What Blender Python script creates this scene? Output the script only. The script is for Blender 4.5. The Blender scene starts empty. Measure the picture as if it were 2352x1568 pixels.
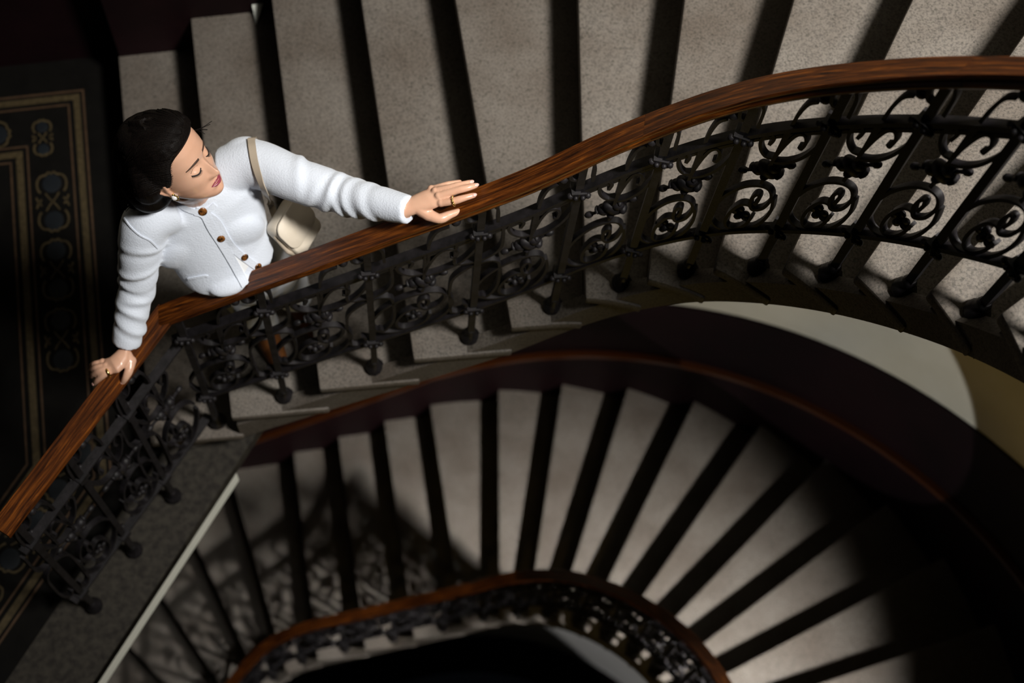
import bpy, math, random
import numpy as np
from mathutils import Vector, Matrix
random.seed(4); np.random.seed(4)
SC = bpy.context.scene
COL = SC.collection
S = 1.17                      # survey units -> metres
# ------------------------------------------------------------------ camera
F_PX, HC = 3592.0, 4.73
RM = np.array([[0.98811537, 0.10658343, 0.11023966],
               [0.11022166, -0.93327113, -0.34183987],
               [0.0, 0.0, 0.0]])
def _cam():
    W, H = 2352.0, 1568.0
    n = np.array([952.1 - W/2, 2145.0 - H/2, F_PX]); n /= np.linalg.norm(n)
    up = -n; fw = np.array([0, 0, 1.0]); yh = fw - up*fw.dot(up); yh /= np.linalg.norm(yh)
    xh = np.cross(yh, up); R0 = np.array([xh, yh, up])
    a = math.radians(-17.8)
    Q = np.array([[math.cos(a), -math.sin(a), 0], [math.sin(a), math.cos(a), 0], [0, 0, 1]])
    return Q @ R0
RM = _cam()
CAM = np.array([0, 0, HC])
def at(px, py, z):
    d = RM @ np.array([px - 1176.0, py - 784.0, F_PX])
    return CAM + d*((z - HC)/d[2])
cd = bpy.data.cameras.new('camera'); co = bpy.data.objects.new('camera', cd); COL.objects.link(co)
m3 = np.column_stack([RM[:, 0], -RM[:, 1], -RM[:, 2]])
mw = Matrix.Identity(4)
for i in range(3):
    for j in range(3): mw[i][j] = m3[i, j]
mw.translation = Vector(CAM*S); co.matrix_world = mw
cd.sensor_width = 36.0; cd.lens = F_PX/2352.0*36.0
cd.clip_start = 0.02; cd.clip_end = 100
cd.dof.use_dof = True; cd.dof.focus_distance = 3.28*S; cd.dof.aperture_fstop = 2.2
SC.camera = co
# ------------------------------------------------------------------ light
SC.view_settings.view_transform = 'Standard'; SC.view_settings.look = 'None'
SC.view_settings.gamma = 1.0; SC.view_settings.use_curve_mapping = False
SC.view_settings.exposure = 0.0
wd = bpy.data.worlds.new('world'); SC.world = wd; wd.use_nodes = True
bg = wd.node_tree.nodes['Background']; bg.inputs[0].default_value = (.6, .7, .9, 1); bg.inputs[1].default_value = .0015
def aim(o, tgt):
    d = Vector(tgt) - o.location
    o.rotation_euler = d.to_track_quat('-Z', 'Y').to_euler()
def area(name, loc, tgt, sx, sy, power, col, spread=None):
    l = bpy.data.lights.new(name, 'AREA'); l.shape = 'RECTANGLE'; l.size = sx*S; l.size_y = sy*S
    l.energy = power; l.color = col
    if spread: l.spread = math.radians(spread)
    o = bpy.data.objects.new(name, l); COL.objects.link(o)
    o.location = Vector(loc)*S; aim(o, Vector(tgt)*S); return o
def spot(name, loc, tgt, power, col, ang, blend, rad):
    l = bpy.data.lights.new(name, 'SPOT'); l.energy = power; l.color = col; l.spot_size = math.radians(ang)
    l.spot_blend = blend; l.shadow_soft_size = rad*S
    o = bpy.data.objects.new(name, l); COL.objects.link(o)
    o.location = Vector(loc)*S; aim(o, Vector(tgt)*S); return o
DAY_POS = (2.6, -.2, 6.6)
area('assumed_daylight', DAY_POS, (1.1, 2.1, 1.2), .7, .9, 116, (1.0, .96, .90), 62)  # assumed daylight source, out of view, placed to suit the step shadows
area('assumed_daylight_below', (2.5, -.4, .5), (.62, 1.68, -3.3), .22, .3, 118, (1.0, .96, .91), 38)  # assumed second daylight source, added one storey down for the lower flight
spot('added_patch_spot', (-2.6, .15, -.35), (1.92, 2.15, -1.45), 420, (.90, .94, 1.0), 20.5, .012, .015)  # unseen spot added to cast the hard-edged pale patch on the lower wall
spot('added_sliver_spot', (-2.2, .3, -6.2), (2.2, 1.9, -8.9), 420, (.78, .82, 1.0), 22, .1, .08)  # second unseen spot, added to brighten the wall sliver far below
area('warm_fill_light', (.3, -.9, -1.2), (2.4, 1.4, -.9), .3, .3, 9, (1.0, .72, .22))  # unseen warm fill, added to turn the lower wall olive
# ------------------------------------------------------------------ materials
MATS = {}
def nodes(name):
    m = bpy.data.materials.new(name); m.use_nodes = True; MATS[name] = m
    nt = m.node_tree; return m, nt, nt.nodes['Principled BSDF']
def plain(name, col, rough=.6, metal=0., spec=.5, coat=0.):
    m, nt, b = nodes(name)
    b.inputs['Base Color'].default_value = (*col, 1); b.inputs['Roughness'].default_value = rough
    b.inputs['Metallic'].default_value = metal; b.inputs['Specular IOR Level'].default_value = spec
    b.inputs['Coat Weight'].default_value = coat
    return m
def noisy(name, stops, scale=8., detail=6., rough=.6, spec=.4, bump=.0, bscale=60., stretch=(1, 1, 1), metal=0., bdist=.002, coord='Object', nrough=.6, dist=0.):
    m, nt, b = nodes(name); N = nt.nodes; L = nt.links
    tc = N.new('ShaderNodeTexCoord'); mp = N.new('ShaderNodeMapping'); mp.inputs['Scale'].default_value = stretch
    L.new(tc.outputs[coord], mp.inputs[0])
    nz = N.new('ShaderNodeTexNoise'); nz.inputs['Scale'].default_value = scale; nz.inputs['Detail'].default_value = detail
    nz.inputs['Roughness'].default_value = nrough; nz.inputs['Distortion'].default_value = dist
    L.new(mp.outputs[0], nz.inputs['Vector'])
    cr = N.new('ShaderNodeValToRGB'); e = cr.color_ramp.elements
    e[0].position, e[0].color = stops[0][0], (*stops[0][1], 1); e[1].position, e[1].color = stops[-1][0], (*stops[-1][1], 1)
    for p, c in stops[1:-1]:
        k = e.new(p); k.color = (*c, 1)
    L.new(nz.outputs['Fac'], cr.inputs[0]); L.new(cr.outputs[0], b.inputs['Base Color'])
    b.inputs['Roughness'].default_value = rough; b.inputs['Specular IOR Level'].default_value = spec; b.inputs['Metallic'].default_value = metal
    if bump:
        n2 = N.new('ShaderNodeTexNoise'); n2.inputs['Scale'].default_value = bscale; n2.inputs['Detail'].default_value = 4
        L.new(mp.outputs[0], n2.inputs['Vector'])
        bp = N.new('ShaderNodeBump'); bp.inputs['Strength'].default_value = bump; bp.inputs['Distance'].default_value = bdist
        L.new(n2.outputs['Fac'], bp.inputs['Height']); L.new(bp.outputs[0], b.inputs['Normal'])
    return m
def stone_mat():
    m, nt, b = nodes('stone'); N = nt.nodes; L = nt.links
    tc = N.new('ShaderNodeTexCoord')
    def nz(sc, d, r=.6):
        n = N.new('ShaderNodeTexNoise'); n.inputs['Scale'].default_value = sc; n.inputs['Detail'].default_value = d; n.inputs['Roughness'].default_value = r
        L.new(tc.outputs['Object'], n.inputs['Vector']); return n
    def ramp(src, stops):
        cr = N.new('ShaderNodeValToRGB'); e = cr.color_ramp.elements
        e[0].position, e[0].color = stops[0][0], (*stops[0][1], 1); e[1].position, e[1].color = stops[1][0], (*stops[1][1], 1)
        L.new(src, cr.inputs[0]); return cr
    a = ramp(nz(3.2, 5).outputs['Fac'], [(.32, (.094, .078, .064)), (.68, (.150, .135, .119))])
    g = ramp(nz(150, 3, .7).outputs['Fac'], [(.36, (.55, .55, .55)), (.56, (1.06, 1.05, 1.03))])
    s = ramp(nz(105, 2, .5).outputs['Fac'], [(.33, (.34, .37, .33)), (.41, (1, 1, 1))])
    x1 = N.new('ShaderNodeMix'); x1.data_type = 'RGBA'; x1.blend_type = 'MULTIPLY'; x1.inputs[0].default_value = 1
    L.new(a.outputs[0], x1.inputs[6]); L.new(g.outputs[0], x1.inputs[7])
    x2 = N.new('ShaderNodeMix'); x2.data_type = 'RGBA'; x2.blend_type = 'MULTIPLY'; x2.inputs[0].default_value = .6
    L.new(x1.outputs[2], x2.inputs[6]); L.new(s.outputs[0], x2.inputs[7])
    L.new(x2.outputs[2], b.inputs['Base Color']); b.inputs['Roughness'].default_value = .62; b.inputs['Specular IOR Level'].default_value = .3
    bu = N.new('ShaderNodeBump'); bu.inputs['Strength'].default_value = .35; bu.inputs['Distance'].default_value = .002
    L.new(nz(220, 3).outputs['Fac'], bu.inputs['Height']); L.new(bu.outputs[0], b.inputs['Normal'])
stone_mat()
noisy('stone_shaded', [(.35, (.013, .011, .009)), (.65, (.034, .030, .023))], scale=40, rough=.7, spec=.2, bump=.3, bscale=150)  # darker copy of the stone; the landing's shade is in its colour
noisy('wood', [(.36, (.009, .0022, .0006)), (.52, (.075, .019, .0026)), (.68, (.24, .070, .008))], scale=1, detail=8, rough=.36, spec=.4, stretch=(7, 150, 1), bump=.15, bscale=3, nrough=.7, dist=.6, bdist=.001, coord='UV')
noisy('iron', [(.35, (.004, .0035, .004)), (.7, (.014, .012, .014))], scale=30, rough=.55, spec=.3, bump=.3, bscale=120)
noisy('dado', [(.3, (.0042, .0012, .0016)), (.7, (.010, .0027, .0038))], scale=2.2, rough=.6, spec=.12, bump=.1, bscale=20)
noisy('plaster', [(.3, (.55, .50, .38)), (.7, (.62, .57, .45))], scale=3, rough=.85, spec=.2, bump=.15, bscale=50)
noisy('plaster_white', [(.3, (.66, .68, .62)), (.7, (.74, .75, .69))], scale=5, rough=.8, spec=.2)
noisy('tile_shaded', [(.3, (.002, .0018, .0015)), (.7, (.004, .0036, .003))], scale=12, rough=.65, spec=.08)  # landing tile colours made extra dark to stand for the shade there
noisy('tile_gold', [(.3, (.026, .018, .006)), (.7, (.055, .039, .016))], scale=60, detail=3, rough=.6, spec=.3)
noisy('tile_rust', [(.3, (.03, .016, .007)), (.7, (.055, .03, .014))], scale=40, rough=.6, spec=.3)
noisy('tile_blue', [(.3, (.0015, .003, .005)), (.7, (.003, .006, .009))], scale=14, rough=.6, spec=.3)
noisy('skin', [(.3, (.60, .335, .225)), (.7, (.68, .41, .285))], scale=9, rough=.30, spec=.55, bump=.04, bscale=300)
MATS['skin'].node_tree.nodes['Principled BSDF'].inputs['Subsurface Weight'].default_value = .12
MATS['skin'].node_tree.nodes['Principled BSDF'].inputs['Subsurface Radius'].default_value = (.012, .005, .003)
plain('nail', (.72, .42, .36), .25)
plain('lips', (.27, .045, .075), .28)
plain('lash', (.012, .008, .008), .6)
plain('brow', (.05, .024, .014), .7)
plain('eye_white', (.6, .58, .55), .2)
noisy('hair', [(.3, (.0018, .0013, .0012)), (.7, (.006, .004, .0032))], scale=10, rough=.55, spec=.1, stretch=(30, 30, 3), bump=.4, bscale=12, bdist=.003)
noisy('trousers', [(.3, (.68, .70, .73)), (.7, (.80, .81, .83))], scale=8, rough=.85, spec=.15, bump=.2, bscale=60)
noisy('shirt', [(.3, (.74, .76, .78)), (.7, (.82, .84, .86))], scale=8, rough=.8, spec=.2)
noisy('shoe', [(.3, (.16, .055, .015)), (.7, (.24, .09, .025))], scale=12, rough=.45)
noisy('leather', [(.3, (.60, .53, .43)), (.7, (.68, .61, .51))], scale=10, rough=.5, spec=.4, bump=.1, bscale=150)
noisy('strap_leather', [(.3, (.40, .335, .26)), (.7, (.47, .40, .315))], scale=10, rough=.5, spec=.4)
plain('gold', (.83, .58, .20), .22, 1.)
plain('pearl', (.82, .82, .84), .12, 0., .7, .6)
noisy('tortoise', [(.42, (.015, .006, .003)), (.6, (.22, .085, .02))], scale=90, rough=.2, spec=.6)
def knit_mat():
    m, nt, b = nodes('knit'); N = nt.nodes; L = nt.links
    tc = N.new('ShaderNodeTexCoord')
    b.inputs['Base Color'].default_value = (.68, .735, .83, 1); b.inputs['Roughness'].default_value = .9
    b.inputs['Specular IOR Level'].default_value = .15; b.inputs['Sheen Weight'].default_value = .25
    wv = N.new('ShaderNodeTexWave'); wv.inputs['Scale'].default_value = 62; wv.inputs['Distortion'].default_value = 1.5; wv.inputs['Detail'].default_value = 1
    wv.bands_direction = 'Z'
    nz = N.new('ShaderNodeTexNoise'); nz.inputs['Scale'].default_value = 210; nz.inputs['Detail'].default_value = 3
    L.new(tc.outputs['Object'], wv.inputs['Vector']); L.new(tc.outputs['Object'], nz.inputs['Vector'])
    ad = N.new('ShaderNodeMath'); ad.operation = 'MULTIPLY_ADD'; ad.inputs[1].default_value = .0
    L.new(wv.outputs['Fac'], ad.inputs[0]); L.new(nz.outputs['Fac'], ad.inputs[2])
    bu = N.new('ShaderNodeBump'); bu.inputs['Strength'].default_value = .45; bu.inputs['Distance'].default_value = .003
    L.new(ad.outputs[0], bu.inputs['Height']); L.new(bu.outputs[0], b.inputs['Normal'])
knit_mat()
# ------------------------------------------------------------------ mesh helpers
A = lambda *v: np.array(v, float)
def unit(v):
    v = np.asarray(v, float); n = np.linalg.norm(v); return v/n if n > 1e-12 else v
def catmull(pts, n=8, closed=False):
    P = [np.asarray(p, float) for p in pts]; out = []
    m = len(P); rng = range(m if closed else m-1)
    for i in rng:
        if closed: p0, p1, p2, p3 = P[i-1], P[i], P[(i+1) % m], P[(i+2) % m]
        else: p0, p1, p2, p3 = P[max(i-1, 0)], P[i], P[i+1], P[min(i+2, m-1)]
        for j in range(n):
            t = j/n; out.append(.5*((2*p1) + (p2-p0)*t + (2*p0-5*p1+4*p2-p3)*t*t + (3*p1-p0-3*p2+p3)*t**3))
    if not closed: out.append(P[-1])
    return np.array(out)
class MB:
    def __init__(s): s.v = []; s.f = []
    def add(s, V, Fc):
        o = len(s.v); s.v += [tuple(map(float, p)) for p in V]; s.f += [tuple(i+o for i in f) for f in Fc]
    def box(s, c, h, ax=None):
        ax = np.eye(3) if ax is None else np.array(ax, float)
        V = [np.asarray(c) + ax[0]*h[0]*sx + ax[1]*h[1]*sy + ax[2]*h[2]*sz for sx in (-1, 1) for sy in (-1, 1) for sz in (-1, 1)]
        s.add(V, [(0, 1, 3, 2), (4, 6, 7, 5), (0, 4, 5, 1), (2, 3, 7, 6), (0, 2, 6, 4), (1, 5, 7, 3)])
    def prism(s, poly, z0, z1):
        n = len(poly); z0 = np.broadcast_to(z0, n); z1 = np.broadcast_to(z1, n)
        V = [(p[0], p[1], z0[i]) for i, p in enumerate(poly)] + [(p[0], p[1], z1[i]) for i, p in enumerate(poly)]
        s.add(V, [tuple(range(n))[::-1], tuple(range(n, 2*n))] + [(i, (i+1) % n, n+(i+1) % n, n+i) for i in range(n)])
    def rings(s, R, cap=True, close=False):
        n = len(R[0]); V = [p for r in R for p in r]; Fc = []
        m = len(R)
        for i in range(m if close else m-1):
            a = i*n; b = ((i+1) % m)*n
            Fc += [(a+j, a+(j+1) % n, b+(j+1) % n, b+j) for j in range(n)]
        if cap and not close:
            Fc += [tuple(range(n))[::-1], tuple(range((m-1)*n, m*n))]
        s.add(V, Fc)
    def sweep(s, pts, Bs, prof, cap=True, close=False):
        pts = np.asarray(pts, float); n = len(pts); R = []
        for i in range(n):
            a = pts[i-1] if (i > 0 or close) else pts[i]; b = pts[(i+1) % n] if (i < n-1 or close) else pts[i]
            T = unit(b-a); B = np.asarray(Bs[i] if np.ndim(Bs) > 1 else Bs, float); B = unit(B - T*B.dot(T)); U = np.cross(B, T)
            R.append([pts[i] + B*p[0] + U*p[1] for p in prof])
        s.rings(R, cap, close)
    def tube(s, pts, rad, n=8, cap=True, round_end=False, close=False):
        pts = np.asarray(pts, float); m = len(pts); rad = np.broadcast_to(np.asarray(rad, float), m).copy()
        if round_end:
            d0 = unit(pts[0]-pts[1]); d1 = unit(pts[-1]-pts[-2]); r0, r1 = rad[0], rad[-1]
            pre = [pts[0]+d0*r0*k for k in (1., .87, .5)]; post = [pts[-1]+d1*r1*k for k in (.5, .87, 1.)]
            pts = np.array(pre+list(pts)+post); rad = np.array([r0*.12, r0*.5, r0*.87]+list(rad)+[r1*.87, r1*.5, r1*.12]); m += 6
        ref = A(0, 0, 1); R = []; u = None
        for i in range(m):
            a = pts[max(i-1, 0)] if not close else pts[i-1]; b = pts[min(i+1, m-1)] if not close else pts[(i+1) % m]
            T = unit(b-a)
            if u is None:
                u = np.cross(T, ref)
                if np.linalg.norm(u) < .1: u = np.cross(T, A(1, 0, 0))
                u = unit(u)
            u = unit(u - T*u.dot(T)); w = np.cross(T, u)
            R.append([pts[i] + rad[i]*(u*math.cos(q) + w*math.sin(q)) for q in np.linspace(0, 2*math.pi, n, endpoint=False)])
        s.rings(R, cap, close)
    def ell(s, c, r, ax=None, nu=12, nv=8):
        ax = np.eye(3) if ax is None else np.array(ax, float); c = np.asarray(c, float); r = np.broadcast_to(r, 3)
        R = []
        for i in range(nv+1):
            t = math.pi*i/nv; st = max(math.sin(t), .02)
            R.append([c + ax[0]*r[0]*st*math.cos(p) + ax[1]*r[1]*st*math.sin(p) + ax[2]*r[2]*math.cos(t) for p in np.linspace(0, 2*math.pi, nu, endpoint=False)])
        s.rings(R)
    def lathe(s, c, prof, n=10):
        R = [[np.asarray(c) + A(r*math.cos(q), r*math.sin(q), z) for q in np.linspace(0, 2*math.pi, n, endpoint=False)] for r, z in prof]
        s.rings(R)
    def loft(s, ringspec, n=24, l=(1, 0, 0), f=(0, 1, 0)):
        """ringspec: (center, half width along l, half depth along f)"""
        l = np.asarray(l, float); f = np.asarray(f, float)
        R = [[np.asarray(c) + l*a*math.cos(q) + f*b*math.sin(q) for q in np.linspace(0, 2*math.pi, n, endpoint=False)] for c, a, b in ringspec]
        s.rings(R)
    def mesh(s, name, origin=(0, 0, 0)):
        o = np.asarray(origin, float); me = bpy.data.meshes.new(name)
        me.from_pydata([((p[0]-o[0])*S, (p[1]-o[1])*S, (p[2]-o[2])*S) for p in s.v], [], s.f)
        me.update(); return me
def finish(me, mat, smooth=None, fix=True):
    if fix:
        import bmesh
        b = bmesh.new(); b.from_mesh(me); bmesh.ops.recalc_face_normals(b, faces=b.faces); b.to_mesh(me); b.free()
    if mat: me.materials.append(MATS[mat])
    if smooth is not None:
        me.polygons.foreach_set('use_smooth', [True]*len(me.polygons))
        if smooth < 180:
            try: me.set_sharp_from_angle(angle=math.radians(smooth))
            except Exception: pass
    me.update(); return me
def build(mb, name, mat, parent=None, smooth=None, origin=None):
    if origin is None: origin = parent['_o'] if parent is not None and '_o' in parent else (0, 0, 0)
    me = finish(mb.mesh(name, origin), mat, smooth)
    return link(me, name, parent, origin)
def link(me, name, parent=None, origin=(0, 0, 0)):
    o = bpy.data.objects.new(name, me); COL.objects.link(o)
    o['_o'] = [float(x) for x in origin]
    if parent is None: o.location = Vector([float(x)*S for x in origin])
    else: o.parent = parent
    return o
def tag(o, label=None, cat=None, group=None, kind=None):
    if label: o['label'] = label
    if cat: o['category'] = cat
    if group: o['group'] = group
    if kind: o['kind'] = kind
    return o
def empty(name, loc):
    o = bpy.data.objects.new(name, None); COL.objects.link(o); o.location = Vector([float(x)*S for x in loc])
    o['_o'] = [float(x) for x in loc]; o.empty_display_size = .05; return o
def copy_tree(o, parent=None):
    c = o.copy(); COL.objects.link(c); c.parent = parent
    for ch in o.children: copy_tree(ch, c)
    return c
def remeshed(mb, name, mat, voxel, parent, smooth_it=4, origin=None, fac=.5):
    if origin is None: origin = parent['_o']
    me = mb.mesh(name+'_raw', origin); finish(me, None, None)
    t = bpy.data.objects.new('tmp', me); COL.objects.link(t)
    m = t.modifiers.new('r', 'REMESH'); m.mode = 'VOXEL'; m.voxel_size = voxel*S; m.use_smooth_shade = True
    if smooth_it:
        q = t.modifiers.new('s', 'SMOOTH'); q.iterations = smooth_it; q.factor = fac
    dg = bpy.context.evaluated_depsgraph_get(); dg.update()
    nm = bpy.data.meshes.new_from_object(t.evaluated_get(dg)); nm.name = name
    bpy.data.objects.remove(t); bpy.data.meshes.remove(me)
    nm.materials.clear(); nm.materials.append(MATS[mat])
    nm.polygons.foreach_set('use_smooth', [True]*len(nm.polygons)); nm.update()
    return link(nm, name, parent, origin)
# ------------------------------------------------------------------ stair plan
RISE, HF = .18, 4.34
CEN = A(.489, .531)
ROUT, RLOW = 2.31, 2.16
_in = {0: (-.857, 1.498), 1: (-.595, 1.486), 2: (-.335, 1.474), 3: (-.069, 1.462), 4: (.196, 1.450), 5: (.453, 1.438), 6: (.632, 1.424), 7: (.760, 1.383),
       8: (.880, 1.318), 9: (.984, 1.226), 10: (1.073, 1.118), 11: (1.143, .998), 12: (1.188, .874), 13: (1.210, .745), 14: (1.214, .61), 15: (1.203, .47), 16: (1.175, .335), 17: (1.13, .21), 18: (1.06, .10), 19: (.965, .01), 20: (.845, -.06), 21: (.705, -.105), 22: (.55, -.125), 23: (.39, -.13), 24: (.23, -.13)}
_low = dict(_in); _low.update({1: (-.520, 1.458), 0: (-.665, 1.395), -1: (-.805, 1.285), -2: (-.925, 1.14), -3: (-1.02, .97), -4: (-1.09, .79)})
_TAB = [_in, 0]
def inner(k):
    T, lo = _TAB; i = int(math.floor(k)); i = min(max(i, lo), 23); t = k-i
    P = [A(*T[min(max(j, lo), 24)]) for j in (i-1, i, i+1, i+2)]
    if i == lo: P[0] = 2*P[1]-P[2]
    p0, p1, p2, p3 = P
    return .5*((2*p1)+(p2-p0)*t+(2*p0-5*p1+4*p2-p3)*t*t+(3*p1-p0-3*p2+p3)*t**3)
def phi(k):
    if _TAB[1] < 0 and k < 2: return math.radians(9.*(k-2.06))
    return math.radians(max(0., 9*(k-5)-.3))
def ldir(k): return A(math.sin(phi(k)), math.cos(phi(k)))
def on_circle(p, d, R):
    q = p-CEN; b = q.dot(d); c = q.dot(q)-R*R; return p+d*(-b+math.sqrt(b*b-c))
def outer(k, R=ROUT):
    p = inner(k)
    if p[0] < CEN[0]-.05:
        d = ldir(k); return p+d*((CEN[1]+R-p[1])/d[1])
    return on_circle(p, ldir(k), R)
def normal(k):
    t = unit(inner(k+.05)-inner(k-.05)); return A(-t[1], t[0])
# ------------------------------------------------------------------ steps
def step(k):
    import bmesh
    z = k*RISE; mb = MB()
    ts = np.linspace(0, 1.07, 7)
    poly = [inner(k+t) for t in ts]+[outer(k+t, ROUT+.06) for t in ts[::-1]]
    mb.prism(poly, z-.038, z)
    me = mb.mesh('s'); b = bmesh.new(); b.from_mesh(me); bmesh.ops.recalc_face_normals(b, faces=b.faces)
    ed = [e for e in b.edges if len(e.link_faces) == 2 and e.calc_face_angle() > .6]
    bmesh.ops.bevel(b, geom=ed, offset=.007*S, segments=2, affect='EDGES', profile=.5)
    b.to_mesh(me); b.free()
    body = MB(); ts2 = np.linspace(.13, 1.13, 9)
    inn = [inner(k+t)+normal(k+t)*.018 for t in ts2]
    out = [outer(k+t, ROUT+.05) for t in ts2]
    zb = [min(z-.039, (k+t)*RISE-.205) for t in ts2]
    body.prism(inn+out[::-1], zb+zb[::-1], z-.034)
    b2 = body.mesh('b')
    b = bmesh.new(); b.from_mesh(me); b.from_mesh(b2); bmesh.ops.recalc_face_normals(b, faces=b.faces)
    nm = bpy.data.meshes.new('step'); b.to_mesh(nm); b.free()
    bpy.data.meshes.remove(me); bpy.data.meshes.remove(b2)
    finish(nm, 'stone', 40, fix=False); return nm
def string(parent, k0, k1):
    ks = np.linspace(k0, k1, int((k1-k0)*6)); m = MB(); R = []
    for k in ks:
        n = normal(k); p = inner(k); zt = max(math.floor(k)*RISE-.03, k*RISE-.20)
        a, b = p+n*.007, p+n*.05; R.append([A(a[0], a[1], k*RISE-.222), A(a[0], a[1], k*RISE-.10), A(b[0], b[1], k*RISE-.10), A(b[0], b[1], k*RISE-.222)])
    m.rings(R); return build(m, 'string', 'stone', parent, 40)
OFF = A(.2, 2.1, 0)
flight = empty('stair_flight', OFF)
tag(flight, 'upper curved flight of pale stone steps where the woman stands', 'staircase', 'stone stair flights')
low = empty('stair_flight', OFF-A(0, 0, HF))
tag(low, 'lower curved flight of stone steps seen down through the open stairwell', 'staircase', 'stone stair flights')
def add_step(k, parents):
    me = step(k)
    for v in me.vertices: v.co -= Vector(OFF*S)
    for p in parents:
        o = bpy.data.objects.new('step', me); COL.objects.link(o); o.parent = p
for k in range(2, 19): add_step(k, (flight, low))
add_step(1, (flight,)); string(flight, 2.03, 18.9)
_TAB[:] = [_low, -4]
for k in range(1, -4, -1): add_step(k, (low,))
s2 = string(flight, -2.9, 18.9); s2.parent = low
_TAB[:] = [_in, 0]
# ------------------------------------------------------------------ landing floor
U = unit(A(-.46, -.581)); NL = A(U[1], -U[0])      # along the bevelled edge, towards the landing
if NL[0] > 0: NL = -NL
EDGE0 = A(-.331, 1.478)
def edge(t, o=0.): return EDGE0+U*t+NL*o
fl = MB(); far = edge(1.75)
fl.prism([(-.54, 3.0), (-.54, 1.21), tuple(edge(.34)), tuple(far), (far[0]-1.6, far[1]), (-3.0, far[1]), (-3.0, 3.0)], -.05, 0.)
floor = build(fl, 'floor', 'tile_shaded'); tag(floor, 'dark tiled landing floor, darkened further for shade, with a patterned border', kind='structure')
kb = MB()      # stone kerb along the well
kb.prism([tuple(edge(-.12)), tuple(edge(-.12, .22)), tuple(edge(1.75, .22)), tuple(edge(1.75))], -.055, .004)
build(kb, 'kerb', 'stone_shaded', floor)
fa = MB(); fa.prism([tuple(edge(.05, .012)), tuple(edge(.05, .14)), tuple(edge(1.7, .14)), tuple(edge(1.7, .012))], -.052, -.19)
build(fa, 'plaster_fascia', 'plaster_white', floor)
un = MB(); un.prism([(-.56, 2.95), (-.56, 1.24), tuple(edge(.36, .14)), tuple(edge(1.7, .14)), (-2.9, far[1]+.02), (-2.9, 2.95)], -.19, -.045)
build(un, 'slab', 'plaster', floor)
# inlaid border of the landing: lines run along the wall, down beside the first step and then along the rail
def inlay(x, wdt, mat, ytop, name='border_strip'):
    # right-hand run x const, top run y const, diagonal run parallel to the edge
    d = (x+.741)                     # inset from the outermost line
    off_ = .30-d                     # distance of the diagonal run from the landing edge
    p0 = edge(0, off_); t = (x-p0[0])/U[0]; yk = p0[1]+U[1]*t
    q0 = edge(0, off_+wdt); t2 = (x-wdt-q0[0])/U[0]; yk2 = q0[1]+U[1]*t2
    m = MB(); m.prism([(x-wdt, ytop), (x, ytop), (x, yk), (x-wdt, yk2)], .0005, .003); build(m, name, mat, floor)
    e0, e1 = edge(1.7, off_), edge(1.7, off_+wdt)
    m = MB(); m.prism([(x-wdt, yk2), (x, yk), tuple(e0), tuple(e1)], .0005, .003); build(m, name, mat, floor)
    m = MB(); m.prism([(x, ytop), (x-wdt, ytop), (x-wdt-.0, ytop-wdt), (-2.6, ytop-wdt), (-2.6, ytop)], .0005, .0032); build(m, name, mat, floor)
    return yk
LX = [(-.741, .007, 'tile_rust'), (-.757, .021, 'tile_gold'), (-.792, .006, 'tile_rust'), (-.936, .006, 'tile_rust'), (-.955, .022, 'tile_gold'), (-.992, .006, 'tile_rust')]
for x, wd_, mt in LX: inlay(x, wd_, mt, 2.828+(x+.741)*.98)
def motif(c, ax, sc=1.):
    """lobed cartouche: two facing cups with a cross between them"""
    ax = unit(ax); sd = A(-ax[1], ax[0]); c = np.asarray(c)
    def rib(pts, w=.0035, mat='tile_gold', nm='ornament_line', closed=False):
        P = catmull([np.r_[c+ax*p[0]*sc+sd*p[1]*sc, .0016] for p in pts], 5, closed)
        m = MB(); m.sweep(P, A(0, 0, 1), [(-.001, -w), (-.001, w), (.0012, w), (.0012, -w)], close=closed); return m
    m = MB()
    for s in (1, -1):
        r1 = rib([(s*.035, .038), (s*.05, .046), (s*.075, .047), (s*.095, .036), (s*.100, .018), (s*.108, .010), (s*.104, 0), (s*.108, -.010), (s*.100, -.018), (s*.095, -.036), (s*.075, -.047), (s*.05, -.046), (s*.035, -.038)])
        m.add(r1.v, r1.f)
        r2 = rib([(s*.02, .052), (s*.0, .044), (s*.012, .036)], .003); m.add(r2.v, r2.f)
        r2 = rib([(-s*.02, -.052*s*s), (0, -.044), (s*.012, -.036)], .003); m.add(r2.v, r2.f)
        r3 = rib([(s*.032, .022), (s*.012, .010), (0, 0), (-s*.012, -.010), (-s*.032, -.022)], .0025); m.add(r3.v, r3.f)
    o = build(m, 'ornament', 'tile_gold', floor)
    for s in (1, -1):
        q = MB(); q.ell(np.r_[c+ax*s*.068*sc, .0006], (.031*sc, .034*sc, .0008), None, 14, 6); build(q, 'ornament_field', 'tile_blue', o)
XM = -.867
for y in (2.42, 2.175, 1.93): motif((XM, y), (0, 1))
motif((XM-.02, 2.66), (0, 1), .62)
for x in (-1.10, -1.35): motif((x, 2.69), (1, 0))
mc = edge(0, .30+.126)
for t in (.32, .57, .82, 1.07): motif(edge(t, .426), U)
ce = MB(); ce.prism([(-.56, 2.95), tuple(edge(.05)), tuple(edge(1.7)), (-2.9, far[1]+.02), (-2.9, 2.95)], HF-.2, HF-.01)
tag(build(ce, 'ceiling', 'plaster'), 'underside of the landing above', kind='structure')
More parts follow.
